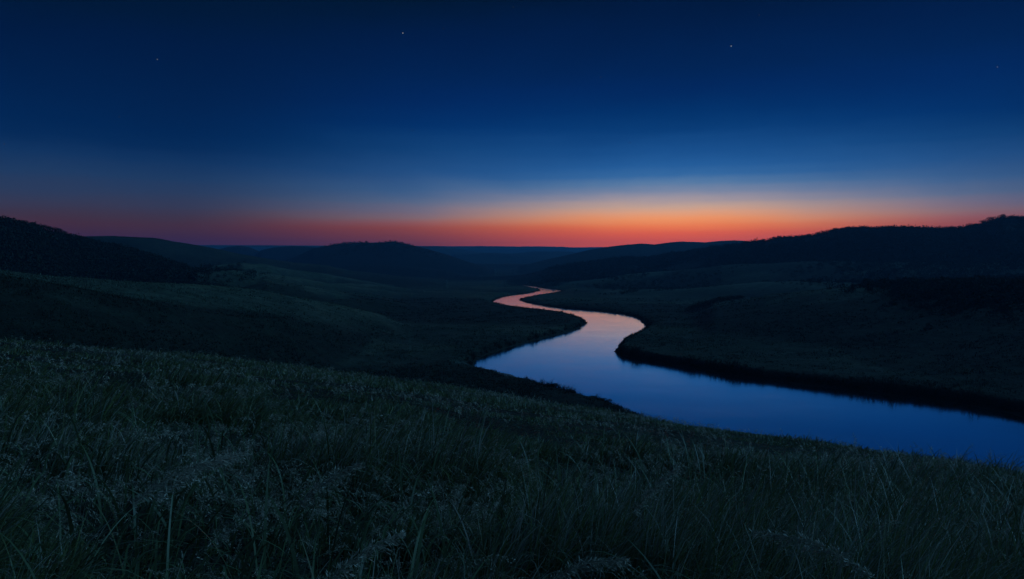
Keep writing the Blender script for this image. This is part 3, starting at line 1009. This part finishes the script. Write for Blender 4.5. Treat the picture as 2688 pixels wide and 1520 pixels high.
def plant_trees():
    protos = []
    for k in range(4):
        (tv, tq), (cv, cq, cc) = make_tree(40 + k)
        t = bpy.data.objects.new('tree', None)
        COL.objects.link(t)
        tr = mesh_np('trunk', tv, tq, M_BARK, parent=t)
        cr = mesh_np('crown', cv, cq, M_LEAF, parent=t, smooth=False, col=cc)
        protos.append((t, [tr, cr]))
    used = set()
    rng = random.Random(4)
    RR = 'trees along the right ridge skyline'
    LL = 'trees along the left hill skyline'
    COPSE = 'trees of the copse at the foot of the right shoulder'
    FAR = 'trees on top of the middle hill'
    rt = 'small dark round-crowned tree on the wooded skyline of the right ridge'
    lt = 'small dark tree on the sloping skyline of the hill at the left edge'
    ft = 'tiny dark tree on top of the rounded hill left of centre'
    spots = [(2124, 1390, 8.5, 'lone low bushy tree at the left start of the wooded right skyline', RR),
             (2190, 1368, 9.5, 'broad dark tree where the right ridge first steps up', RR),
             (2262, 1352, 8.5, 'round dark tree on the flat middle of the right skyline', RR),
             (2545, 1295, 10.5, 'broad leaning tree at the foot of the last rise on the right skyline', RR),
             (2602, 1290, 12.0, 'tallest ragged tree on the steep last rise of the right skyline', RR),
             (2582, 1290, 10.0, 'dark tree just left of the tallest one on the right skyline', RR),
             (2632, 1282, 11.0, 'spreading tree at the top of the last rise on the right skyline', RR)]
    for px in (2148, 2166, 2210, 2228, 2246, 2282, 2298, 2316, 2338, 2357, 2372, 2392, 2409, 2424, 2447, 2466, 2483, 2501, 2522, 2562, 2617, 2652, 2668, 2684):
        c = crest(HILLS['right_wood']['p'], px_dir(px, 600)[0])
        spots.append((px, float(c[1]) + rng.uniform(-15, 5), rng.uniform(5.5, 8.0), rt, RR))
    for px, h in ((14, 7), (26, 6), (48, 7.5), (62, 8), (84, 8), (97, 7), (118, 8), (128, 6.5), (146, 7.5), (157, 7.5), (171, 6), (183, 5)):
        c = crest(HILLS['left_wood']['p'], px_dir(px, 600)[0])
        spots.append((px, float(c[1]) + rng.uniform(-8, 4), h * .85, lt, LL))
    for px in (905, 921, 931, 944, 962, 996, 1012, 1024, 1038, 1056):
        c = crest(HILLS['mound_east']['p'], px_dir(px, 636)[0])
        spots.append((px, float(c[1]) - 4, rng.uniform(5.5, 7.5), ft, FAR))
    for i, (px, r, h) in enumerate(((1812, 490, 4.5), (1826, 495, 6), (1840, 501, 7), (1856, 505, 6.5), (1871, 511, 6), (1888, 505, 6.5), (1905, 517, 6), (1924, 511, 5.5), (1942, 515, 5))):
        spots.append((px, r, h, 'dark tree in the small copse where the right shoulder meets the meadow', COPSE))
    ORD = ('first second third fourth fifth sixth seventh eighth ninth tenth eleventh twelfth thirteenth fourteenth fifteenth sixteenth seventeenth eighteenth '
           'nineteenth twentieth twenty-first twenty-second twenty-third twenty-fourth twenty-fifth twenty-sixth twenty-seventh twenty-eighth twenty-ninth '
           'thirtieth thirty-first').split()
    PLACE = {RR: 'tree from the left on the right ridge skyline', LL: 'tree from the left on the left hill skyline', FAR: 'tree from the left on top of the rounded middle hill',
             COPSE: 'tree from the left in the copse below the right shoulder'}
    for g in PLACE:
        order = sorted([q for q in range(len(spots)) if spots[q][4] == g], key=lambda q: spots[q][0])
        for n_, q in enumerate(order):
            if spots[q][3] in (rt, lt, ft) or g == COPSE:
                spots[q] = spots[q][:3] + ('small dark ' + PLACE[g].replace('tree', 'tree, ' + ORD[n_], 1), g)
    for i, (px, r, h, lab, grp) in enumerate(spots):
        k = i % 4
        t, parts = protos[k]
        if k in used:
            t2 = t.copy()
            COL.objects.link(t2)
            for p in parts:
                c = p.copy()
                COL.objects.link(c)
                c.parent = t2
            t = t2
        used.add(k)
        a = float(px_dir(px, 640)[0])
        x, y = r * math.sin(a), r * math.cos(a)
        z = float(ground(np.array([x]), np.array([y]))[0])
        t.location = (x, y, z - (0.34 if grp == FAR else 0.22) * h)
        t.rotation_euler = (0, 0, rng.uniform(0, 6.28))
        t.scale = (h * rng.uniform(1.0, 1.3), h * rng.uniform(1.0, 1.3), h)
        tag(t, lab, 'tree', grp)


plant_trees()


# ------------------------------------------------------------------ bushes on the near bank
def bushes():
    rng = np.random.default_rng(17)
    for i, (px, py, h, lab) in enumerate(((1452, 1014, 1.0, 'low bush at the water edge just right of the mud bar'),
                                          (1500, 1026, 0.9, 'small spiky bush on the near bank between two larger ones'),
                                          (1530, 1032, 1.3, 'middle bush of the row on the near river bank'),
                                          (1558, 1038, 1.7, 'largest ragged bush on the near bank where the slope cuts off the water'),
                                          (1580, 1046, 1.2, 'last bush on the near bank before the grassy slope hides it'))):
        x, y = on_water([(px, py + 26)])[0]
        z = float(ground(np.array([x]), np.array([y]))[0])
        t = bpy.data.objects.new('bush', None)
        COL.objects.link(t)
        t.location = (x, y, z)
        tag(t, lab, 'bush', 'bushes along the near river bank')
        m = 7
        h *= 0.75
        T = rng.normal(size=(m, 3)) * np.array([0.9, 0.6, 0.18]) * h
        V, Q, C = leaf_cloud(T[:, 0], T[:, 1], np.abs(T[:, 2]) + 0.45 * h, np.full(m, .7 * h), np.full(m, .5 * h), 160, np.full(m, 0.11), rng, np.tile(C_WOOD * 1.8, (m, 1)))
        mesh_np('foliage', V, Q, M_LEAF, parent=t, smooth=False, col=C)
        n = 14
        b = np.stack([rng.normal(0, .2, n), rng.normal(0, .2, n), np.full(n, -0.1)], 1)
        V, Q, C, _ = ribbons(b, rng.uniform(1.0, 1.7, n) * h, np.full(n, 0.05), rng.uniform(0, 6.28, n), rng.uniform(0.1, .7, n), rng.uniform(0, .5, n), 4, None, np.tile(C_WOOD, (n, 1)))
        mesh_np('stems', V, Q, M_LEAF, parent=t, col=C)


bushes()


# ------------------------------------------------------------------ stars
def stars():
    tab = [(1057.5, 87, 15.0, 5.0, 'bright pale star high above the left of centre'),
           (1919.5, 121, 15.0, 5.0, 'bright pale star high above the right ridge'),
           (413, 156, 12.0, 3.0, 'small star alone in the upper left of the sky'),
           (1164, 75, 9.0, 1.2, 'faint star just right of the bright one left of centre'),
           (1348, 19, 9.0, 1.5, 'faint star at the very top of the sky in the middle'),
           (1993, 40, 9.0, 1.2, 'faint star near the top of the sky right of centre'),
           (2618, 176, 10.0, 3.0, 'faint star near the right edge of the sky'),
           (1577, 203, 9.0, 1.5, 'faint star halfway up the dark sky near the middle'),
           (1083, 342, 9.0, 1.5, 'faint star low in the blue sky left of centre'),
           (1653, 374, 9.0, 1.5, 'faint lowest star above the brightest glow'),
           (313, 307, 9.0, 1.0, 'faint star in the blue sky at the far left'),
           (11, 378, 9.0, 1.5, 'faint star at the left edge above the dark hill')]
    D = 22000.0
    mats = {}
    for px, py, rad, e, lab in tab:
        if e not in mats:
            m = bpy.data.materials.new('starlight')
            m.use_nodes = True
            N = NT(m.node_tree)
            out = N.n('ShaderNodeOutputMaterial')
            em = N.n('ShaderNodeEmission')
            em.inputs[0].default_value = (1.0, 0.86, 0.78, 1)
            em.inputs[1].default_value = e * 0.06
            N.link(em.outputs[0], out.inputs[0])
            m.cycles.emission_sampling = 'NONE'
            mats[e] = m
        a, te = px_dir(px, py)
        # small octahedral ball
        n_t, n_p = 6, 8
        th = np.linspace(0, math.pi, n_t + 1)
        V = [[rad * math.sin(t) * math.cos(p), rad * math.sin(t) * math.sin(p), rad * math.cos(t)] for t in th for p in np.linspace(0, 2 * math.pi, n_p, endpoint=False)]
        Q = [[i * n_p + j, (i + 1) * n_p + j, (i + 1) * n_p + (j + 1) % n_p, i * n_p + (j + 1) % n_p] for i in range(n_t) for j in range(n_p)]
        o = mesh_np('star', np.array(V), np.array(Q), mats[e])
        k = D / math.hypot(1, float(te))
        o.location = (k * math.sin(a), k * math.cos(a), EYE_Z + k * float(te))
        tag(o, lab, 'star', 'stars')


stars()


# ------------------------------------------------------------------ a few large seed plumes that stand out close to the camera
def plumes():
    rng = np.random.default_rng(77)
    tab = [(190, 1425, 2.05, 0.62, -1.0, 1.9, 'large pale seed plume nodding at the lower left corner'),
           (60, 1180, 3.0, 0.62, 0.9, 1.5, 'curved seed plume at the left edge above the broad leaves'),
           (165, 1185, 3.2, 0.60, 1.0, 1.4, 'second curved seed plume beside the one at the left edge'),
           (600, 1440, 2.3, 0.50, 0.9, 1.4, 'slim seed plume low in the grass left of the middle'),
           (1190, 1390, 2.6, 0.58, 1.4, 1.6, 'arching seed plume at the bottom middle'),
           (1560, 1270, 3.8, 0.62, 1.2, 1.0, 'upright slanting seed plume right of the middle'),
           (640, 1230, 3.6, 0.68, 1.3, 1.2, 'long drooping seed plume in the left half of the grass'),
           (2620, 1350, 3.0, 0.58, -1.1, 1.6, 'bowed seed plume near the right edge')]
    for px, py, r, L, lean, bend, lab in tab:
        a, te = px_dir(px, py)
        x, y = r * math.sin(a), r * math.cos(a)
        z = float(ground(np.array([x]), np.array([y]))[0])
        top = EYE_Z + float(te) * r
        L = max(0.35, (top - z) / 0.80)
        t = bpy.data.objects.new('seed_plume', None)
        COL.objects.link(t)
        t.location = (x, y, z)
        tag(t, lab, 'grass plume', 'large seed plumes in the near grass')
        n = 1
        A = lambda v: np.array([float(v)])
        V, Q, C, P = ribbons(np.zeros((1, 3)), A(L), A(0.0045), A(lean), A(.12), A(bend), 14, A(0), np.array([G_OLIVE]))
        mesh_np('stem', V, Q, M_GRASS, parent=t, col=C)
        bag = Bag()
        plume_mesh(rng, 5, np.full(5, 0.0), np.full(5, 0.0), np.full(5, 0.0), np.full(5, L), np.full(5, .002), np.full(5, float(lean)), np.full(5, .12), np.full(5, float(bend)), bag,
                   head=0.33, nb=20, sz=0.011, branch=0.05)
        mesh_np('seed_head', np.vstack(bag.V), np.vstack(bag.Q), M_SEED, parent=t, smooth=False, col=np.vstack(bag.C))


plumes()

# ------------------------------------------------------------------ the evening air
def haze():
    m = bpy.data.materials.new('evening air')
    m.use_nodes = True
    N = NT(m.node_tree)
    out = N.n('ShaderNodeOutputMaterial')
    v = N.n('ShaderNodeVolumePrincipled')
    v.inputs['Color'].default_value = (0.18, 0.56, 1.0, 1)
    v.inputs['Density'].default_value = HAZE
    v.inputs['Anisotropy'].default_value = 0.2
    N.link(v.outputs[0], out.inputs['Volume'])
    a, lo, hi = 9900.0, -4.0, 330.0
    V = np.array([[x, y, z] for z in (lo, hi) for y in (-a, a) for x in (-a, a)], float)
    Q = np.array([[0, 2, 3, 1], [4, 5, 7, 6], [0, 1, 5, 4], [2, 6, 7, 3], [0, 4, 6, 2], [1, 3, 7, 5]])
    o = mesh_np('haze', V, Q, m, smooth=False)
    tag(o, 'thin blue evening haze lying in the valley', 'haze', kind='stuff')


haze()
